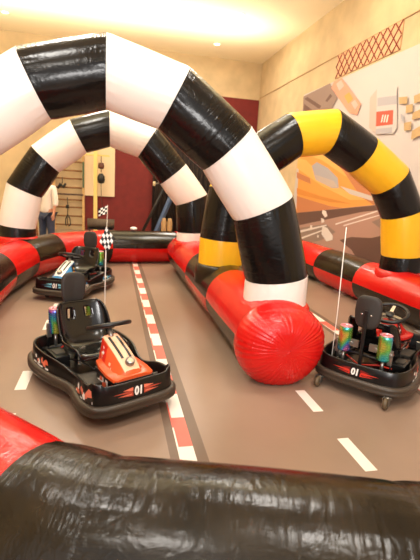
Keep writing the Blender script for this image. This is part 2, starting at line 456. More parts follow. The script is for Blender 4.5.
o = mb.build('lattice', mat('lattice_redbrown', (128, 48, 34), .6)); o.parent = lp; o.matrix_parent_inverse = Matrix.Translation((-WALLX, -7.78, -3.88))

# ceiling downlights
LAMPM = mat('lamp_lens', (255, 244, 220), .4, emis=(255, 236, 200), estr=9)
TRIMM = mat('lamp_trim', (248, 240, 220), .5)
for (x, y, lb) in ((-2.55, 12.34, 'round recessed ceiling lamp at the far left of the ceiling'), (2.75, 10.31, 'round recessed ceiling lamp nearer the viewer, towards the right wall'),
                   (2.75, 12.54, 'round recessed ceiling lamp near the back wall, towards the right corner')):
    t = thing('ceiling_lamp', lb, 'ceiling lamp', (x, y, CEIL), group='recessed ceiling lamps')
    a = MB(); a.lathe([(.075, -.004), (.08, -.012), (.10, -.012), (.11, -.001)]); a.build('trim_ring', TRIMM, t)
    a = MB(); a.lathe([(.0, -.006), (.076, -.006)]); a.build('lens', LAMPM, t)

# ------------------------------------------------------------------ things at the back of the hall
WOOD = mat('pale_wood', (206, 164, 104), .55, var=.1, vscale=12); DWOOD = mat('dark_wood', (70, 44, 28), .5)
BLK = mat('matt_black', (20, 18, 17), .55); STEEL = mat('steel', (170, 170, 168), .3, metal=.9)
YPOST = mat('pale_yellow_paint', (226, 200, 118), .5)
t = thing('wall_bars', 'wooden wall bars standing against the cream back wall', 'wall bars', (-1.25, 13.68, 0))
for x in (-.42, .42):
    a = MB(); a.box((x, 0, 1.25), (.07, .13, 2.5)); a.build('upright', WOOD, t, bevel=.006)
for k, z in enumerate((.16, .42, .68, .9, 1.26, 1.52, 1.75, 2.0, 2.26)):
    a = MB(); a.tube([(-.42, -.03, z), (.42, -.03, z)], .026, 10); a.build('rung', mat('rung_wood', (132, 88, 46), .5), t)
a = MB(); a.box((0, -.08, 1.06), (.84, .05, .05)); a.build('dark_rail', DWOOD, t, bevel=.006)['label'] = 'thicker dark rail'
a = MB(); a.box((.42, -.075, 1.65), (.05, .02, .75)); a.build('green_strip', mat('green_paint', (52, 86, 58), .5), t)
for (x, z0, z1, lb) in ((-1.42, 1.25, 1.55, 'short black strap bundle hanging high on the wall bars'), (-1.28, .12, .98, 'long black strap with handles hanging from the dark rail')):
    s = thing('hanging_strap', lb, 'strap', (x, 13.53, z0))
    a = MB(); h = z1-z0; a.tube([(0, 0, h), (.01, -.01, h*.6), (-.01, 0, h*.3), (0, 0, h*.05)], .012, 8); a.build('webbing', BLK, s)
    if h < .5:
        a = MB(); a.tube([(-.13, 0, -.03), (-.05, 0, .09), (.03, 0, .02), (.1, 0, .12)], [.03, .055, .05, .03], 10); a.build('bundle', BLK, s)
    else:
        for q in (-.05, .07):
            a = MB(); a.tube([(0, 0, .35), (q, 0, .22), (q*1.2, 0, .05), (q*.4, 0, 0)], .016, 8); a.build('handle_loop', BLK, s)
        a = MB(); a.tube([(0, -.01, h*.62), (0, -.01, h*.74)], .045, 10); a.build('buckle', BLK, s)
t = thing('equipment_post', 'pale yellow upright post with a crossbeam beside the wall bars', 'post', (-.50, 13.3, 0))
a = MB(); a.box((.03, 0, 1.32), (.11, .09, 2.64)); a.build('post', YPOST, t, bevel=.008)
a = MB(); a.box((.05, 0, 2.22), (.75, .06, .05)); a.build('crossbeam', YPOST, t, bevel=.006)
a = MB(); a.tube([(.19, -.05, 2.2), (.19, -.05, 1.75)], .012, 8); a.tube([(.19, -.05, 1.42), (.2, -.05, 1.0), (.24, -.05, .7)], .008, 8); a.build('rope', DWOOD, t)
a = MB(); a.lathe([(0, 0), (.09, .03), (.11, .12), (.10, .22), (.05, .29), (0, .3)], (.19, -.05, 1.42), 16); a.build('punch_ball', BLK, t)
a = MB(); a.lathe([(0, 0), (.08, .03), (.09, .1), (.07, .18), (0, .2)], (.19, -.05, 1.83), 14); a.build('small_ball', mat('brown_leather', (96, 52, 34), .5), t)
t = thing('equipment_stand', 'leaning blue and black metal A-frame stand before the dark curtain', 'stand', (1.7, 12.6, 0))
def L12(u, v): # helper for the stand, x/z on its own plane
    d = RW @ np.array([u-210, 280-v, -F_PX]); k = 12.6/d[1]; return d[0]*k-1.7, CAM_H+d[2]*k
p0, p1 = L12(174, 190), L12(156, 229); a = MB(); a.tube([(p0[0], 0, p0[1]), (p1[0]-.04, 0, .02)], .075, 4, smooth=False)
a.build('blue_leg', mat('blue_paint', (70, 92, 128), .45), t)
p0, p1 = L12(168, 180), L12(142, 229); a = MB(); a.tube([(p0[0], .05, p0[1]), (p1[0]-.03, .05, .02)], .045, 8); a.build('black_leg', BLK, t)
p0, p1 = L12(153, 184), L12(163, 183); a = MB(); a.tube([(p0[0], -.02, p0[1]), (L12(186, 179)[0], -.02, L12(186, 179)[1])], .02, 8); a.build('cross_bar', STEEL, t)
a = MB(); p = L12(154, 184); a.tube([(p[0], -.05, p[1]-.05), (p[0], -.05, p[1]+.07)], .035, 8); a.build('clamp', mat('cream_plastic', (220, 200, 160), .5), t)
# curtain
rows = []
for k in range(2):
    rows.append([(1.22+.0125*j, 13.62+.035*math.sin(j*.55)+.015*math.sin(j*.21), 3.1*k+.01) for j in range(160)])
mb = MB(); mb.grid(rows); tag(mb.build('curtain', mat('dark_curtain', (34, 22, 18), .85), solid=.01), 'dark pleated curtain hanging on the dark red back wall', 'curtain')
# rolled mat / cylinders / yellow pole
a = MB(); a.tube([(-.36, 0, 0), (.36, 0, 0)], .13, 20); o = a.build('rolled_mat', mat('grey_foam', (84, 70, 58), .7, var=.2, vscale=30), loc=(-.28, 12.2, .368)); tag(o, 'dark grey rolled mat on a rack below the yellow post', 'mat')
t = thing('storage_rack', 'low dark metal rack holding the rolled mat', 'rack', (-.28, 12.2, 0))
for x in (-.3, .3):
    for y in (-.12, .12):
        a = MB(); a.box((x, y, .115), (.04, .04, .23)); a.build('leg', BLK, t)
a = MB(); a.box((0, 0, .225), (.7, .3, .02)); a.build('shelf', BLK, t, bevel=.004)
for x, lb in ((1.42, 'left of two tan cylinders standing by the dark curtain'), (1.58, 'right of two tan cylinders standing by the dark curtain')):
    a = MB(); a.lathe([(0, 0), (.07, 0), (.075, .02), (.075, .5), (.06, .54), (.05, .6), (0, .61)], (0, 0, 0), 18)
    tag(a.build('gas_cylinder', mat('tan_cylinder', (168, 132, 88), .5), loc=(x, 12.0, 0)), lb, 'cylinder', 'tan cylinders')
a = MB(); a.tube([(0, 0, 0), (0, 0, 2.1)], .05, 12); tag(a.build('pole', mat('yellow_pole', (224, 170, 40), .4), loc=(2.55, 11.2, 0)), 'slim yellow pole standing in front of the dark curtain', 'pole')
# wooden stool beside the person
t = thing('wooden_stool', 'brown wooden stool behind the far bend of the left barrier', 'stool', (-1.66, 9.75, 0))
a = MB(); a.box((0, 0, .70), (.24, .28, .035)); a.build('seat', mat('brown_wood', (150, 92, 46), .5, var=.15, vscale=20), t, bevel=.008)
for x in (-.09, .09):
    for y in (-.11, .11):
        a = MB(); a.tube([(x, y, .69), (x*1.15, y*1.15, .005)], .018, 8); a.build('leg', MATS['brown_wood'], t)
a = MB()
for s in (-1, 1): a.tube([(-.1, s*.12, .25), (.1, s*.12, .25)], .01, 6); a.tube([(s*.1, -.12, .35), (s*.1, .12, .35)], .01, 6)
a.build('stretchers', MATS['brown_wood'], t)
# small white object on the far barrier
a = MB(); a.lathe([(0, 0), (.055, 0), (.07, .015), (.065, .04), (.04, .052), (0, .055)], n=20)
tag(a.build('cup', mat('white_plastic', (240, 236, 228), .4), loc=(.42, 8.49, .632)), 'small white plastic tub resting on top of the far barrier', 'tub')

# ------------------------------------------------------------------ person
def skin(name, verts, edges, rad, m, parent, sub=2, root=0):
    me = bpy.data.meshes.new(name+'_cage'); me.from_pydata(verts, edges, [])
    o = bpy.data.objects.new(name, me); COL.objects.link(o)
    md = o.modifiers.new('skin', 'SKIN'); md.use_smooth_shade = True
    for i, v in enumerate(me.skin_vertices[0].data):
        r = rad[i]; v.radius = r if isinstance(r, tuple) else (r, r); v.use_root = (i == root)
    s = o.modifiers.new('sub', 'SUBSURF'); s.levels = sub; s.render_levels = sub
    dg = bpy.context.evaluated_depsgraph_get(); dg.update()
    nm = bpy.data.meshes.new_from_object(o.evaluated_get(dg)); nm.name = name
    bpy.data.objects.remove(o, do_unlink=True)
    for p in nm.polygons: p.use_smooth = True
    nm.materials.clear(); nm.materials.append(m)
    q = bpy.data.objects.new(name, nm); COL.objects.link(q)
    if parent: q.parent = parent
    return q
SKINM = mat('skin', (206, 148, 116), .5); HAIRM = mat('dark_hair', (44, 28, 20), .6); SHIRT = mat('white_shirt', (236, 226, 212), .8, bump=.2, bscale=14)
JEANS = mat('blue_jeans', (52, 62, 84), .8, var=.15, vscale=20)
pr = thing('person', 'person in a white shirt and blue jeans standing behind the far arch', 'person', (-1.27, 9.2, 0), R(150)); pr.scale = (.96, .96, .95)
bv = [(0, 0, .93), (0, 0, 1.12), (0, 0, 1.30), (0, 0, 1.42), (0, 0, 1.50), (0, .01, 1.57), (0, .01, 1.66),
      (.17, 0, 1.40), (.22, 0, 1.13), (.235, .04, .90), (.235, .05, .84), (-.17, 0, 1.40), (-.22, 0, 1.13), (-.22, .05, .90), (-.22, .07, .84),
      (.09, 0, .86), (.10, .0, .49), (.11, -.02, .09), (.12, .10, .035), (-.09, 0, .86), (-.10, 0, .49), (-.11, -.02, .09), (-.12, .10, .035)]
be = [(0, 1), (1, 2), (2, 3), (3, 4), (4, 5), (5, 6), (3, 7), (7, 8), (8, 9), (9, 10), (3, 11), (11, 12), (12, 13), (13, 14), (0, 15), (15, 16), (16, 17), (17, 18), (0, 19), (19, 20), (20, 21), (21, 22)]
# five fingers on each hand
for s, wr in ((1, 10), (-1, 14)):
    b = Vector(bv[wr])
    for k, (dy, ln) in enumerate(((-.03, .055), (-.01, .07), (.01, .075), (.03, .062))):
        i = len(bv); bv += [tuple(b+Vector((0, dy*.9, -.035))), tuple(b+Vector((-s*.005, dy, -.035-ln*.6))), tuple(b+Vector((-s*.02, dy, -.035-ln)))]
        be += [(wr, i), (i, i+1), (i+1, i+2)]
    i = len(bv); bv += [tuple(b+Vector((-s*.01, .045, -.01))), tuple(b+Vector((-s*.015, .06, -.05)))]
    be += [(wr, i), (i, i+1)]
br = [(.13, .10), (.12, .09), (.14, .10), (.12, .085), .05, (.085, .09), (.075, .085), .05, .038, .026, (.016, .03), .05, .038, .026, (.016, .03),
      .085, .058, .038, .032, .085, .058, .038, .032] + [.009]*100
skin('body', bv, be, br[:len(bv)], SKINM, pr)
skin('shirt', [(0, 0, .84), (0, 0, 1.0), (0, 0, 1.2), (0, 0, 1.36), (0, 0, 1.44), (.18, 0, 1.405), (.225, 0, 1.15), (.235, .02, 1.02), (-.18, 0, 1.405), (-.225, 0, 1.15), (-.23, .02, 1.02)],
     [(0, 1), (1, 2), (2, 3), (3, 4), (3, 5), (5, 6), (6, 7), (3, 8), (8, 9), (9, 10)], [(.165, .13), (.155, .125), (.16, .125), (.14, .105), (.07, .065), .065, .06, .055, .065, .06, .055], SHIRT, pr)
skin('jeans', [(0, 0, .90), (.09, 0, .82), (.105, 0, .49), (.115, -.015, .08), (-.09, 0, .82), (-.105, 0, .49), (-.115, -.015, .08)],
     [(0, 1), (1, 2), (2, 3), (0, 4), (4, 5), (5, 6)], [(.15, .12), .105, .078, .062, .105, .078, .062], JEANS, pr)
a = MB(); a.lathe([(0, .125), (.05, .118), (.09, .08), (.10, .02), (.095, -.05), (.07, -.09)], (0, -.012, 1.655), 20); a.build('hair', HAIRM, pr, solid=.01)
a = MB(); a.tube([(0, .085, 1.66), (0, .115, 1.625), (0, .095, 1.615)], [.009, .014, .008], 8)
for s in (-1, 1): a.tube([(s*.03-.012, .088, 1.665), (s*.03+.012, .088, 1.665)], .006, 8); a.tube([(s*.085, .0, 1.665), (s*.092, -.01, 1.635)], .014, 8)
a.tube([(-.022, .09, 1.585), (.022, .09, 1.585)], .005, 8); a.build('face', SKINM, pr)
for s in (-1, 1):
    a = MB(); a.tube([(s*.115, -.05, .045), (s*.12, .06, .045), (s*.125, .16, .035)], [.042, .048, .035], 10); a.build('shoe', mat('white_shoe', (210, 206, 200), .6), pr)

# ------------------------------------------------------------------ karts
RUB = mat('bumper_rubber', (64, 54, 44), .42, bump=.1, bscale=60)
PLA = mat('kart_black_plastic', (11, 10, 10), .28, spec=.5)
SEATM = mat('seat_black_plastic', (13, 12, 12), .22, coat=.2)
PADM = mat('pad_black_foam', (44, 38, 34), .62, bump=.2, bscale=150)
MET = mat('grey_metal', (150, 146, 140), .3, metal=.85); BOLT = mat('bolt_steel', (200, 196, 190), .25, metal=.9)
DK = mat('dark_frame', (16, 15, 15), .38)
WHITE = mat('decal_white', (240, 236, 230), .4); DRED = mat('decal_red', (206, 48, 34), .4); DPINK = mat('decal_salmon', (228, 120, 92), .4)
DYEL = mat('decal_yellow', (240, 190, 40), .4); BLUEP = mat('blue_plastic', (58, 140, 196), .3); ORG = mat('orange_plastic', (214, 84, 38), .3)
CYAN = mat('decal_cyan', (130, 205, 225), .4); BEIGEP = mat('console_peach', (236, 186, 150), .35); REDP2 = mat('console_red_plastic', (196, 34, 28), .3)
def iridescent():
    m = bpy.data.materials.new('rainbow_chrome'); m.use_nodes = True; nt = m.node_tree; b = nt.nodes['Principled BSDF']
    b.inputs['Metallic'].default_value = .75; b.inputs['Roughness'].default_value = .22
    tc = nt.nodes.new('ShaderNodeTexCoord'); mp = nt.nodes.new('ShaderNodeMapping'); mp.inputs['Rotation'].default_value = (0, .5, .9); mp.inputs['Scale'].default_value = (8, 8, 5)
    wv = nt.nodes.new('ShaderNodeTexNoise'); wv.inputs['Scale'].default_value = .75; wv.inputs['Detail'].default_value = 1; wv.inputs['Distortion'].default_value = .62
    rp = nt.nodes.new('ShaderNodeValToRGB'); cr = rp.color_ramp
    cols = [(.28, (225, 120, 170)), (.38, (90, 110, 210)), (.46, (60, 180, 190)), (.54, (120, 200, 90)), (.62, (230, 205, 90)), (.74, (235, 130, 120))]
    cr.elements[0].position = cols[0][0]; cr.elements[0].color = (*lin(cols[0][1]), 1)
    cr.elements[1].position = cols[-1][0]; cr.elements[1].color = (*lin(cols[-1][1]), 1)
    for p, c in cols[1:-1]:
        e = cr.elements.new(p); e.color = (*lin(c), 1)
    L = nt.links.new; L(tc.outputs['Object'], mp.inputs[0]); L(mp.outputs[0], wv.inputs['Vector']); L(wv.outputs['Fac'], rp.inputs[0]); L(rp.outputs[0], b.inputs['Base Color'])
    return m
IRI = iridescent(); PINKM = mat('pink_metal', (226, 150, 160), .3, metal=.4)

OUT_HALF = [(x*.895, y*.93) for x, y in [(0, .545), (.14, .545), (.27, .53), (.36, .475), (.395, .36), (.385, .22), (.36, .09), (.375, -.03), (.42, -.18), (.45, -.36), (.45, -.55), (.41, -.70), (.32, -.79), (.17, -.825), (0, -.83)]]
CTRL = OUT_HALF + [(-x, y) for x, y in OUT_HALF[-2:0:-1]]
def cr_closed(P, n):
    out = []; m = len(P)
    for i in range(m):
        p0, p1, p2, p3 = (Vector(P[(i+k) % m]) for k in (-1, 0, 1, 2))
        for j in range(n):
            t = j/n
            out.append(.5*((2*p1)+(p2-p0)*t+(2*p0-5*p1+4*p2-p3)*t*t+(3*p1-p0-3*p2+p3)*t*t*t))
    return out
OUTL = cr_closed([(*p,) for p in CTRL], 6)
NOUT = len(OUTL)
NRM = []
for i in range(NOUT):
    t = (OUTL[(i+1) % NOUT]-OUTL[i-1]).normalized(); NRM.append(Vector((t.y, -t.x)))
if sum((NRM[i].dot(OUTL[i]-Vector((0, -.15)))) for i in range(NOUT)) < 0: NRM = [-n for n in NRM]
ARC = [0.]
for i in range(NOUT): ARC.append(ARC[-1]+(OUTL[(i+1) % NOUT]-OUTL[i]).length)
TOT = ARC[-1]
def rim_h(p):
    y = p.y
    h = .255
    w = math.exp(-((y-.06)/.13)**2)*.045
    h -= w
    if y > .38: h += .012
    if abs(p.x) > .27 and y > .36: h += .018
    return h
def shell_pt(s, t, off=0.):
    """s: arc length from front centre (towards +x), t: 0 bottom .. 1 rim"""
    s = s % TOT
    i = 0
    import bisect
    i = min(bisect.bisect_right(ARC, s)-1, NOUT-1); f = (s-ARC[i])/(ARC[i+1]-ARC[i])
    p = OUTL[i].lerp(OUTL[(i+1) % NOUT], f); n = NRM[i].lerp(NRM[(i+1) % NOUT], f).normalized()
    ins = .035+.012*t
    q = p-n*(ins-off); z = .14+(rim_h(p)-.14)*t
    return Vector((q.x, q.y, z))
S_REAR = TOT/2

def text_mesh(txt, size):
    cu = bpy.data.curves.new('t', 'FONT'); cu.body = txt; cu.size = size; cu.align_x = 'CENTER'; cu.align_y = 'CENTER'; cu.offset = size*.05
    cu.shear = .08
    o = bpy.data.objects.new('t', cu); COL.objects.link(o)
    dg = bpy.context.evaluated_depsgraph_get(); dg.update()
    me = bpy.data.meshes.new_from_object(o.evaluated_get(dg)); bpy.data.objects.remove(o, do_unlink=True)
    vs = [tuple(v.co) for v in me.vertices]; fs = [tuple(p.vertices) for p in me.polygons]
    vs = [(x*.8, y, z) for x, y, z in vs]
    return vs, fs
T01 = text_mesh('01', .078)

def decal(mb, s0, pts, mi, off, flip=1):
    """polygon in (along, height-fraction) coordinates laid on the shell"""
    mb.poly([shell_pt(s0+flip*u, v, off) for u, v in pts], mi)

def kart(label, loc, a_deg, console_mat, colors, pole_h, flag=None, pole_x=-.235, casters=True, group='drift karts with bumper rings'):
    k = thing('bumper_kart', label, 'kart', (loc[0], loc[1], 0), R(a_deg+180), group)
    # bumper ring
    mb = MB(); rows = []
    prof = [(-.028, -.03), (-.012, -.042), (.012, -.042), (.026, -.03), (.028, -.012), (.019, .0), (.028, .012), (.026, .03), (.012, .042), (-.012, .042), (-.028, .03)]
    for i in range(NOUT+1):
        p = OUTL[i % NOUT]; n = NRM[i % NOUT]; c = p-n*.028
        rows.append([(c.x+n.x*a, c.y+n.y*a, .112+b*.9) for a, b in prof])
    mb.grid(rows, 0, True); mb.build('bumper', RUB, k)
    # bumper bolts
    for s in (-.22, -.07, .07, .22, TOT*.5-.23, TOT*.5-.08, TOT*.5-.04, TOT*.5+.08, TOT*.5+.23, .62, -.62, 1.1, -1.1):
        p = shell_pt(s, 0, .036); c = shell_pt(s, 0, 0); n = Vector((p.x-c.x, p.y-c.y, 0)).normalized()
        M = n.to_track_quat('Z', 'Y').to_matrix()
        b = MB(); b.lathe([(.009, -.012), (.009, .0), (.006, .003), (0, .0035)], (p.x-n.x*.016, p.y-n.y*.016, .112), 10, M=M); b.build('bolt', BOLT, k)
    # tray: shell wall, rolled rim, inner wall, floor
    mb = MB(); rows = []
    for t_, off in ((0, 0), (.5, 0), (1, 0)): rows.append([shell_pt(ARC[i], t_, off) for i in range(NOUT)])
    rows.append([shell_pt(ARC[i], 1, -.004)+Vector((0, 0, .006)) for i in range(NOUT)])
    rows.append([shell_pt(ARC[i], 1, -.014)+Vector((0, 0, .004)) for i in range(NOUT)])
    rows.append([shell_pt(ARC[i], 1, -.018) for i in range(NOUT)])
    rows.append([shell_pt(ARC[i], .1, -.045) for i in range(NOUT)])
    mb.grid(rows, 0, True)
    mb.build('body_shell', PLA, k)
    mb = MB(); inner = [shell_pt(ARC[i], .1, -.043) for i in range(NOUT)]; outer = [shell_pt(ARC[i], 0, -.0) for i in range(NOUT)]
    mb.add([Vector((p.x, p.y, .135)) for p in inner]+[Vector((p.x, p.y, .085)) for p in inner], [tuple(range(NOUT)), tuple(range(2*NOUT-1, NOUT-1, -1))]+[(i, (i+1) % NOUT, NOUT+(i+1) % NOUT, NOUT+i) for i in range(NOUT)], 0, None, False)
    mb.build('floor_tray', DK, k)
    # number plates front and rear
    for s0, nm in ((0., 'number_plate'), (S_REAR, 'number_plate')):
        pl = MB(); 
        for u0 in np.linspace(-.15, .14, 30): decal(pl, s0, [(u0, .06), (u0+.0101, .06), (u0+.0101, .9), (u0, .9)], 0, .0012)
        plate = pl.build(nm, DK, k)
        for sg in (1, -1):
            fl = MB()
            for u0, u1, v0, v1, mi in ((.04, .15, .26, .50, 0), (.045, .19, .44, .60, 0), (.04, .12, .55, .74, 1), (.05, .16, .34, .42, 1)):
                n_ = 8
                for q in range(n_):
                    a0, a1 = q/n_, (q+1)/n_; vc = (v0+v1)/2; hh = (v1-v0)/2
                    ua, ub = u0+(u1-u0)*a0, u0+(u1-u0)*a1
                    decal(fl, s0, [(sg*ua, vc-hh*(1-a0)), (sg*ub, vc-hh*(1-a1)-1e-4), (sg*ub, vc+hh*(1-a1)+1e-4), (sg*ua, vc+hh*(1-a0))], mi, .0022+.0005*mi)
            fl.build('flame_decal', [colors['flame'], colors['flame2']], plate)
        nb = MB(); vs, fs = T01
        hgt = rim_h(OUTL[0])-.14
        nb.add([shell_pt(s0+(-v[0]), .48+v[1]/hgt, .0035) for v in vs], fs, 0, None, False)
        nb.build('number', WHITE, plate)
    # graphics on the flanks: torn stripes and blotches
    rnd = random.Random(5)
    for sg in (1, -1):
        for s0, ln, cnt in ((.36, .30, 9), (1.02, .26, 6)):
            gr = MB()
            for q in range(cnt):
                u = s0+ln*.85*(q+.5*rnd.random())/cnt; v = .12+.4*rnd.random(); w_ = .035+.06*rnd.random(); h_ = .15+.28*rnd.random()
                mi = rnd.choice((0, 0, 1, 2)); sl_ = .015
                decal(gr, 0, [(sg*u, v), (sg*(u+w_*.6), v-.04), (sg*(u+w_), v+h_*.4), (sg*(u+w_*.5), v+h_), (sg*(u+.01), v+h_*.7)], mi, .002+.0003*q)
            decal(gr, 0, [(sg*(s0), .12), (sg*(s0+ln*.5), .08), (sg*(s0+ln), .10), (sg*(s0+ln), .2), (sg*(s0+ln*.5), .18), (sg*s0, .24)], 2, .0018)
            gr.build('side_graphics', [colors['g1'], colors['g2'], WHITE], k)
    # foot platform
    mb = MB(); mb.box((.13, .10, .16), (.20, .20, .05)); mb.box((-.15, .08, .15), (.14, .2, .03)); mb.build('foot_platform', mat('foot_rest_grey', (62, 56, 48), .6), k, bevel=.006)
    for x in (-.2, .22):
        mb = MB(); mb.box((x, .36, .185), (.05, .015, .10), rot=Matrix.Rotation(R(25), 3, 'X')); mb.build('pedal', MET, k, bevel=.003)
    # frame rails
    for x in (-.2, .2):
        mb = MB(); mb.tube([(x*1.2, -.62, .17), (x*1.2, -.3, .17), (x*1.1, -.05, .16), (x*.5, .1, .15)], .014, 10); mb.build('frame_rail', DK, k)
    mb = MB(); mb.tube([(-.27, -.60, .18), (.27, -.60, .18)], .016, 10); mb.tube([(-.22, -.60, .18), (-.22, -.60, .30), (.22, -.60, .30), (.22, -.60, .18)], .012, 10); mb.build('rear_frame', DK, k)
    # battery box, motor and cables in the tray
    d = MB(); d.box((.235, -.34, .19), (.11, .20, .10)); bb = d.build('battery_box', DK, k, bevel=.008)
    d = MB(); d.box((.235, -.34, .243), (.07, .10, .008)); d.build('battery_label', mat('foot_rest_grey', (62, 56, 48), .6), bb, bevel=.002)
    d = MB(); d.tube([(-.30, -.42, .19), (-.19, -.42, .19)], .055, 20); d.build('motor', mat('motor_grey', (86, 82, 78), .35, metal=.6), k)
    d = MB(); d.tube([(.20, -.46, .20), (.10, -.52, .22), (-.05, -.50, .17), (-.18, -.45, .21)], .007, 8); d.build('cable', DRED, k)
    d = MB(); d.tube([(.20, -.24, .21), (.16, -.10, .24), (.10, .02, .20), (.04, .12, .18)], .006, 8); d.build('cable', DK, k)
    for x in (-.21, .21):
        d = MB(); d.box((x, -.60, .335), (.035, .03, .12)); d.lathe([(.02, -.02), (.02, .02), (0, .022)], (x, -.60, .36), 12, M=Matrix.Rotation(R(90), 3, 'X')); d.build('shock_mount', MET, k, bevel=.004)
    # bucket seat
    NS, NV = 30, 24
    prf = [(-.03, .265), (-.06, .285), (-.14, .262), (-.26, .235), (-.36, .24), (-.43, .30), (-.47, .39), (-.50, .48), (-.52, .545), (-.53, .565)]
    def side(u):
        t = u*(len(prf)-1); i = min(int(t), len(prf)-2); f = t-i
        P = [Vector(prf[max(0, min(len(prf)-1, i+q))]) for q in (-1, 0, 1, 2)]
        return .5*((2*P[1])+(P[2]-P[0])*f+(2*P[0]-5*P[1]+4*P[2]-P[3])*f*f+(3*P[1]-P[0]-3*P[2]+P[3])*f**3)
    def seat_pt(u, v):           # u 0 front .. 1 top, v -1..1 across
        c = side(u); c2 = side(min(1, u+.02)); c1 = side(max(0, u-.02)); tg = (c2-c1).normalized(); nn = Vector((tg.y, -tg.x))   # normal towards driver
        if u > .5 and nn.x < 0: nn = -nn
        if nn.y < 0 and u < .4: nn = -nn
        w = .19+.02*math.sin(PI*min(1, u*1.4))
        if u > .55: w = .21*max(.0, 1-((u-.55)/.50)**3.2)**.5
        if u < .08: w *= .9+u*1.25
        wing = (.105*math.sin(PI*min(1, max(0, (u-.02)/.95)))**.7)
        x = w*math.sin(v*PI/2*.97)
        lift = wing*(abs(v)**2.6)
        return Vector((x, c.x+nn.x*lift, c.y+nn.y*lift))
    pts = [[seat_pt(i/NS, -1+2*j/NV) for j in range(NV+1)] for i in range(NS+1)]
    mb = MB(); fs = []
    for i in range(NS):
        for j in range(NV):
            u, v = (i+.5)/NS, -1+2*(j+.5)/NV
            if .72 < u < .84 and .16 < abs(v) < .36: continue
            fs.append((i*(NV+1)+j, i*(NV+1)+j+1, (i+1)*(NV+1)+j+1, (i+1)*(NV+1)+j))
    mb.add([p for r in pts for p in r], fs)
    seat = mb.build('bucket_seat', SEATM, k, solid=.009)
    edge = [pts[0][j] for j in range(NV+1)]+[pts[i][NV] for i in range(1, NS+1)]+[pts[NS][j] for j in range(NV-1, -1, -1)]+[pts[i][0] for i in range(NS-1, 0, -1)]
    mb = MB(); mb.tube(edge, .009, 8, closed=True); mb.build('rolled_edge', SEATM, seat)
    for x in (-.09, .09):
        mb = MB(); mb.tube([(x, -.35, .235), (x, -.35, .14)], .015, 8); mb.build('seat_mount', DK, k)
    for x, z in ((.10, .30), (-.04, .262)):
        mb = MB(); mb.box((x, -.20, z-.005), (.05, .022, .006), rz=.5); mb.build('belt_buckle', BOLT, seat)
    # headrest pad on its post
    mb = MB(); n = 36; rows = []
    def rr(th, w, h):
        c, s = math.cos(th), math.sin(th); q = 3.4
        return w*math.copysign(abs(c)**(2/q), c), h*math.copysign(abs(s)**(2/q), s)
    for sc_, y in ((.01, .022), (.8, .022), (.93, .018), (1, .008), (1, -.008), (.93, -.018), (.8, -.022), (.01, -.022)):
        row = []
        for j in range(n):
            x, z = rr(2*PI*j/n, .103*sc_, .132*sc_); x *= 1-.10*(z/.13 if z < 0 else 0)*-1
            row.append((x, -.62+y+.012*(x/.1)**2, .66+z))
        rows.append(row)
    mb.grid(rows, 0, True); pad = mb.build('headrest_pad', PADM, k)
    for x in (-.035, .035):
        mb = MB(); mb.lathe([(.009, 0), (.008, .006), (0, .007)], (x, -.642, .645), 10, M=Matrix.Rotation(R(90), 3, 'X')); mb.build('pad_bolt', BOLT, pad)
    mb = MB(); mb.box((0, -.652, .53), (.03, .012, .30)); mb.box((0, -.645, .38), (.022, .03, .36)); mb.build('headrest_post', DK, k, bevel=.003)
    # ribbed rainbow canisters behind the seat
    for x in (-.158, .158):
        pf = [(0, 0), (.048, 0), (.052, .006)]
        for q in range(9):
            z = .012+q*.0195; pf += [(.0515, z), (.0535, z+.005), (.0515, z+.012)]
        pf += [(.051, .192), (.047, .200)]
        mb = MB(); mb.lathe(pf, (x, -.60, .305), 28); can = mb.build('canister', IRI, k)
        mb = MB(); mb.lathe([(.047, 0), (.050, .004), (.047, .009), (.037, .010), (.035, .004), (0, .004)], (x, -.60, .505), 28); mb.build('canister_lid', PINKM, can)
        mb = MB()
        for q in range(5): mb.lathe([(.005, 0), (.005, .003), (0, .003)], (x+.022*math.cos(q*1.26), -.60+.022*math.sin(q*1.26), .509), 8)
        mb.build('lid_holes', DRED, can)
        mb = MB(); mb.tube([(x, -.60, .31), (x, -.60, .17)], .014, 10); mb.build('canister_stalk', MET, k)
        mb = MB(); mb.box((x*.55, -.60, .38), (.09, .025, .06)); mb.lathe([(.018, 0), (.018, .012), (0, .014)], (x*.62, -.615, .38), 12, M=Matrix.Rotation(R(90), 3, 'X')); mb.build('bracket', MET, k, bevel=.003)
    # console
    cs = MB()
    # (y, z top, half width top, half width bottom, z bottom)
    S = [(.02, .41, .035, .06, .25), (.06, .462, .062, .10, .25), (.16, .435, .066, .115, .25), (.28, .392, .066, .13, .245), (.38, .345, .064, .14, .24), (.44, .305, .058, .14, .235), (.455, .262, .05, .135, .232)]; S = [(q[0]*.9,)+q[1:] for q in S]
    rows = []
    for (y, zt, wt, wb, zb) in S:
        rows.append([(-wb, y, zb), (-wb*.96, y, zb+.012), (-wt, y, zt-.012), (-wt*.8, y, zt), (0, y, zt+.003), (wt*.8, y, zt), (wt, y, zt-.012), (wb*.96, y, zb+.012), (wb, y, zb)])
    cs.grid(rows, 0); cs.poly(rows[0][::-1], 0); cs.poly(rows[-1], 0)
    con = cs.build('console_cover', console_mat, k, bevel=.0)
    def top(y):
        for q in range(len(S)-1):
            if S[q][0] <= y <= S[q+1][0]:
                f = (y-S[q][0])/(S[q+1][0]-S[q][0]); return [S[q][j]+(S[q+1][j]-S[q][j])*f for j in range(5)]
        return S[-1]
    d = MB(); rows = []
    for y in np.linspace(.06, .385, 10):
        _, zt, wt, wb, zb = top(y); rows.append([(-wt*.98, y, zt-.008), (-wt*.84, y, zt+.0015), (0, y, zt+.0055), (wt*.84, y, zt+.0015), (wt*.98, y, zt-.008)])
    d.grid(rows); d.build('centre_stripe', colors['stripe'], con)
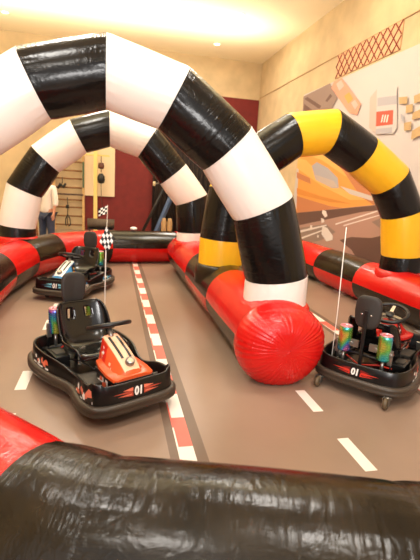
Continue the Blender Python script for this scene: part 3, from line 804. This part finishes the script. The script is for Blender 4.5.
    for sg in (-1, 1):
        d = MB(); rows = []
        for y in np.linspace(.09, .30, 8):
            _, zt, wt, wb, zb = top(y); rows.append([(sg*wt*.32, y, zt+.0065), (sg*wt*.62, y, zt+.005)])
        d.grid(rows); d.build('dark_inlay', DK, con)
        d = MB()
        # side sticker: dark top patch with blotches
        def sp(y, f, o_=.002):
            _, zt, wt, wb, zb = top(y); return Vector((sg*(wt+(wb*.96-wt)*f+o_), y, (zt-.012)+(zb+.012-zt+.012)*f+o_*.5))
        d.add([sp(.065, .04), sp(.16, .04), sp(.17, .78), sp(.07, .78)], [(0, 1, 2, 3)], 0, None, False)
        for q in range(10):
            y = .08+.06*rnd.random(); f = .15+.5*rnd.random(); e = .01+.012*rnd.random()
            d.add([sp(y, f, .003+q*.0002), sp(y+e, f+.03, .003+q*.0002), sp(y+e*.8, f+.14, .003+q*.0002), sp(y-.002, f+.1, .003+q*.0002)], [(0, 1, 2, 3)], rnd.choice((1, 2, 3)), None, False)
        d.build('sticker', [colors['stk'], WHITE, DYEL, DRED, colors['stripe']], con)
        d = MB()
        for q in range(7):
            y = .20+.17*rnd.random(); f = .45+.35*rnd.random(); e = .012+.02*rnd.random()
            d.add([sp(y, f, .002+q*.0002), sp(y+e, f-.03, .002+q*.0002), sp(y+e*1.2, f+.1, .002+q*.0002), sp(y+.004, f+.13, .002+q*.0002)], [(0, 1, 2, 3)], rnd.choice((1, 4)), None, False)
        d.build('side_decal', [colors['stk'], WHITE, DYEL, DRED, colors['stripe']], con)
    d = MB(); Mx = Matrix.Rotation(R(-25), 3, 'X'); d.lathe([(0, .012), (.018, .012), (.022, .016), (.030, .014), (.033, 0), (.033, -.02)], (0, .345, .362), 24, M=Mx); d.build('lamp_ring', MET, con)
    d = MB(); d.lathe([(0, .0165), (.012, .0155), (.018, .013)], (0, .345, .362), 20, M=Mx); d.build('lamp', BEIGEP, con)
    # collar wings either side of the console
    d = MB(); rows = []
    for (y, w, z) in ((.10, .145, .275), (.20, .17, .268), (.34, .18, .258), (.440, .17, .252), (.462, .145, .248)):
        y *= .9; w *= .88; z += .030
        rows.append([(-w, y, z-.022), (-w, y, z), (-.08, y, z+.012), (.08, y, z+.012), (w, y, z), (w, y, z-.022)])
    d.grid(rows); d.poly(rows[0][::-1]); d.poly(rows[-1]); d.build('console_wing', console_mat if colors.get('wing') is None else colors['wing'], k, bevel=.002)
    d = MB(); d.box((0, .26, .25), (.29, .32, .035)); d.box((0, .27, .185), (.26, .34, .10)); d.build('console_base', DK, k, bevel=.006)
    for sg in (-1, 1):
        d = MB()
        for q in range(16):
            y = .11+.25*rnd.random(); z = .15+.06*rnd.random(); e = .02+.04*rnd.random(); x = sg*(.1315+q*.0004)
            d.poly([(x, y, z), (x, y+e, z+.005), (x, y+e*.9, z+.05), (x, y+.005, z+.035)], rnd.choice((0, 0, 1)))
        d.build('base_graphics', [colors['g2'], WHITE], k)
    # steering
    tilt = Matrix.Rotation(R(21), 3, 'X'); cw = Vector((0, .03, .525))
    tor = [cw+tilt @ Vector((.148*math.cos(2*PI*q/48), .148*math.sin(2*PI*q/48)*(.95 if math.sin(2*PI*q/48) < 0 else 1), 0)) for q in range(48)]
    d = MB(); d.tube(tor, .0165, 12, closed=True); sw = d.build('steering_wheel', DK, k)
    for an in (90, 205, 335):
        d = MB(); v = Vector((math.cos(R(an)), math.sin(R(an)), 0)); w_ = Vector((-v.y, v.x, 0))*.016
        pts_ = [cw+tilt @ (v*.02+w_+Vector((0, 0, -.012))), cw+tilt @ (v*.02-w_+Vector((0, 0, -.012))), cw+tilt @ (v*.14-w_*.8), cw+tilt @ (v*.14+w_*.8)]
        d.add(pts_, [(0, 1, 2, 3)], 0, None, False); d.build('spoke', BOLT if an == 90 else MET, sw, solid=.006)
    d = MB(); d.lathe([(0, .01), (.03, .008), (.04, -.002), (.038, -.018), (0, -.02)], cw+tilt @ Vector((0, 0, -.006)), 20, M=tilt); d.build('hub', DK, sw)
    d = MB(); d.tube([cw+tilt @ Vector((0, 0, -.02)), (0, .085, .43)], .018, 12); d.build('steering_column', MET, k)
    # casters and drive wheel
    for x in (-.27, .27):
        d = MB(); d.lathe([(0, 0), (.03, 0), (.03, .008), (0, .01)], (x, -.735, .072), 14); d.box((x-.022, -.775, .062), (.005, .045, .06)); d.box((x+.022, -.775, .062), (.005, .045, .06)); c1 = d.build('caster', MET, k)
        My = Matrix.Rotation(R(90), 3, 'Y')
        d = MB(); d.lathe([(0, -.016), (.032, -.016), (.042, -.012), (.044, 0), (.042, .012), (.032, .016), (0, .016)], (x, -.785, .045), 22, M=My); d.build('caster_wheel', mat('caster_brown', (96, 80, 58), .5), c1)
    My = Matrix.Rotation(R(90), 3, 'Y')
    for x, y in ((-.19, .31), (.19, .31)):
        d = MB(); d.lathe([(0, -.02), (.035, -.02), (.042, -.014), (.042, .014), (.035, .02), (0, .02)], (x, y, .043), 20, M=My); d.build('wheel', RUB, k)
    # flag pole
    px_, py_ = pole_x, -.64
    d = MB(); d.tube([(px_, py_, .14), (px_+.002, py_, .6), (px_-.01, py_-.01, pole_h)], .0038, 8); d.build('flag_pole', mat('white_fibreglass', (236, 230, 220), .35), k)
    d = MB(); d.tube([(px_, py_, .13), (px_, py_, .20)], .012, 10); d.build('pole_socket', DK, k)
    if flag:
        d = MB(); M_ = Matrix.Rotation(-R(a_deg+180), 3, 'Z')
        # flag laid out in world-facing (x right, z up) axes, checker cells along its own edges
        n_ = flag['n']; A = Vector((flag['a'][0], flag.get('dy', -.02), flag['a'][1])); U = Vector((flag['u'][0], -.0, flag['u'][1])); V = Vector((flag['v'][0], .0, flag['v'][1]))
        sub_ = 3
        def fp(a_, b_):
            p = A+U*a_+V*b_; p.y += .012*math.sin(a_*5+b_*2)
            return Vector((px_-.008, py_-.008, pole_h)) + M_ @ p
        for i in range(n_[0]*sub_):
            for j in range(n_[1]*sub_):
                q = [(i, j), (i+1, j), (i+1, j+1), (i, j+1)]
                d.add([fp(a_/(n_[0]*sub_), b_/(n_[1]*sub_)) for a_, b_ in q], [(0, 1, 2, 3)], ((i//sub_)+(j//sub_)) % 2)
        d.build('checkered_flag', [mat('flag_white', (244, 240, 234), .7), mat('flag_black', (20, 20, 20), .7)], k, solid=.002)
    return k

c1 = dict(flame=mat('flame_rust', (176, 70, 50), .4), flame2=DPINK, g1=DPINK, g2=mat('graphic_orange', (226, 96, 60), .4), stripe=BEIGEP, stk=mat('sticker_red', (210, 40, 24), .4))
c2 = dict(wing=DK, flame=mat('flame_blue', (40, 96, 120), .4), flame2=CYAN, g1=CYAN, g2=BLUEP, stripe=WHITE, stk=DK)
c3 = dict(flame=DRED, flame2=mat('flame_dark_red', (120, 26, 24), .4), g1=DRED, g2=DPINK, stripe=REDP2, stk=DK)
kart('black kart with an orange console, nearest on the left lane', (-.025, 3.07), 27, ORG, c1, 1.155, pole_x=-.30,
     flag=dict(a=(.0, .0), u=(-.055, -.125), v=(.072, -.09), n=(5, 4)))
kart('black kart with a blue console, far behind the orange one', (-.52, 6.0), -21, BLUEP, c2, 1.19,
     flag=dict(a=(-.005, -.01), u=(-.12, -.05), v=(.0, -.11), n=(4, 4)))
kart('black kart with a red console, facing away on the right lane', (2.44, 3.26), 129, REDP2, c3, 1.30)

# ------------------------------------------------------------------ light
def area(name, loc, rot, size, power, col=(1, .9, .76), sy=None):
    l = bpy.data.lights.new(name, 'AREA'); l.energy = power; l.color = col; l.size = size
    if sy: l.shape = 'RECTANGLE'; l.size_y = sy
    o = bpy.data.objects.new(name, l); COL.objects.link(o); o.location = loc; o.rotation_euler = rot; return o
WC = (1, .86, .68)
LC = (1, .95, .87)
for x, y in ((-1.4, -1.5), (1.4, -.3), (-1.4, 2.0), (1.8, 3.4), (-1.2, 5.6), (2.2, 7.4), (-1.0, 9.6), (2.4, 11.6)):
    area('ceiling_light_panel', (x, y, 5.2), (0, 0, 0), .8, 58, LC, .8)
area('cove_uplight', (-1, 11.0, 4.3), (R(180), 0, 0), 9, 190, (1, .90, .68), .4)
area('cove_uplight', (-1, 6.5, 4.3), (R(180), 0, 0), 9, 230, (1, .92, .72), .4)
area('soft_light_behind_camera', (.1, -2.6, 2.0), (R(86), 0, 0), 2.4, 130, (1, .97, .94), .8)  # soft area light added behind the camera for frontal highlights on the vinyl
w = bpy.data.worlds.new('world'); sc.world = w; w.use_nodes = True
w.node_tree.nodes['Background'].inputs[0].default_value = (1, .95, .9, 1); w.node_tree.nodes['Background'].inputs[1].default_value = .8

sc.view_settings.view_transform = 'Standard'; sc.view_settings.look = 'None'
sc.view_settings.exposure = 0.5; sc.view_settings.gamma = 1; sc.view_settings.use_curve_mapping = False
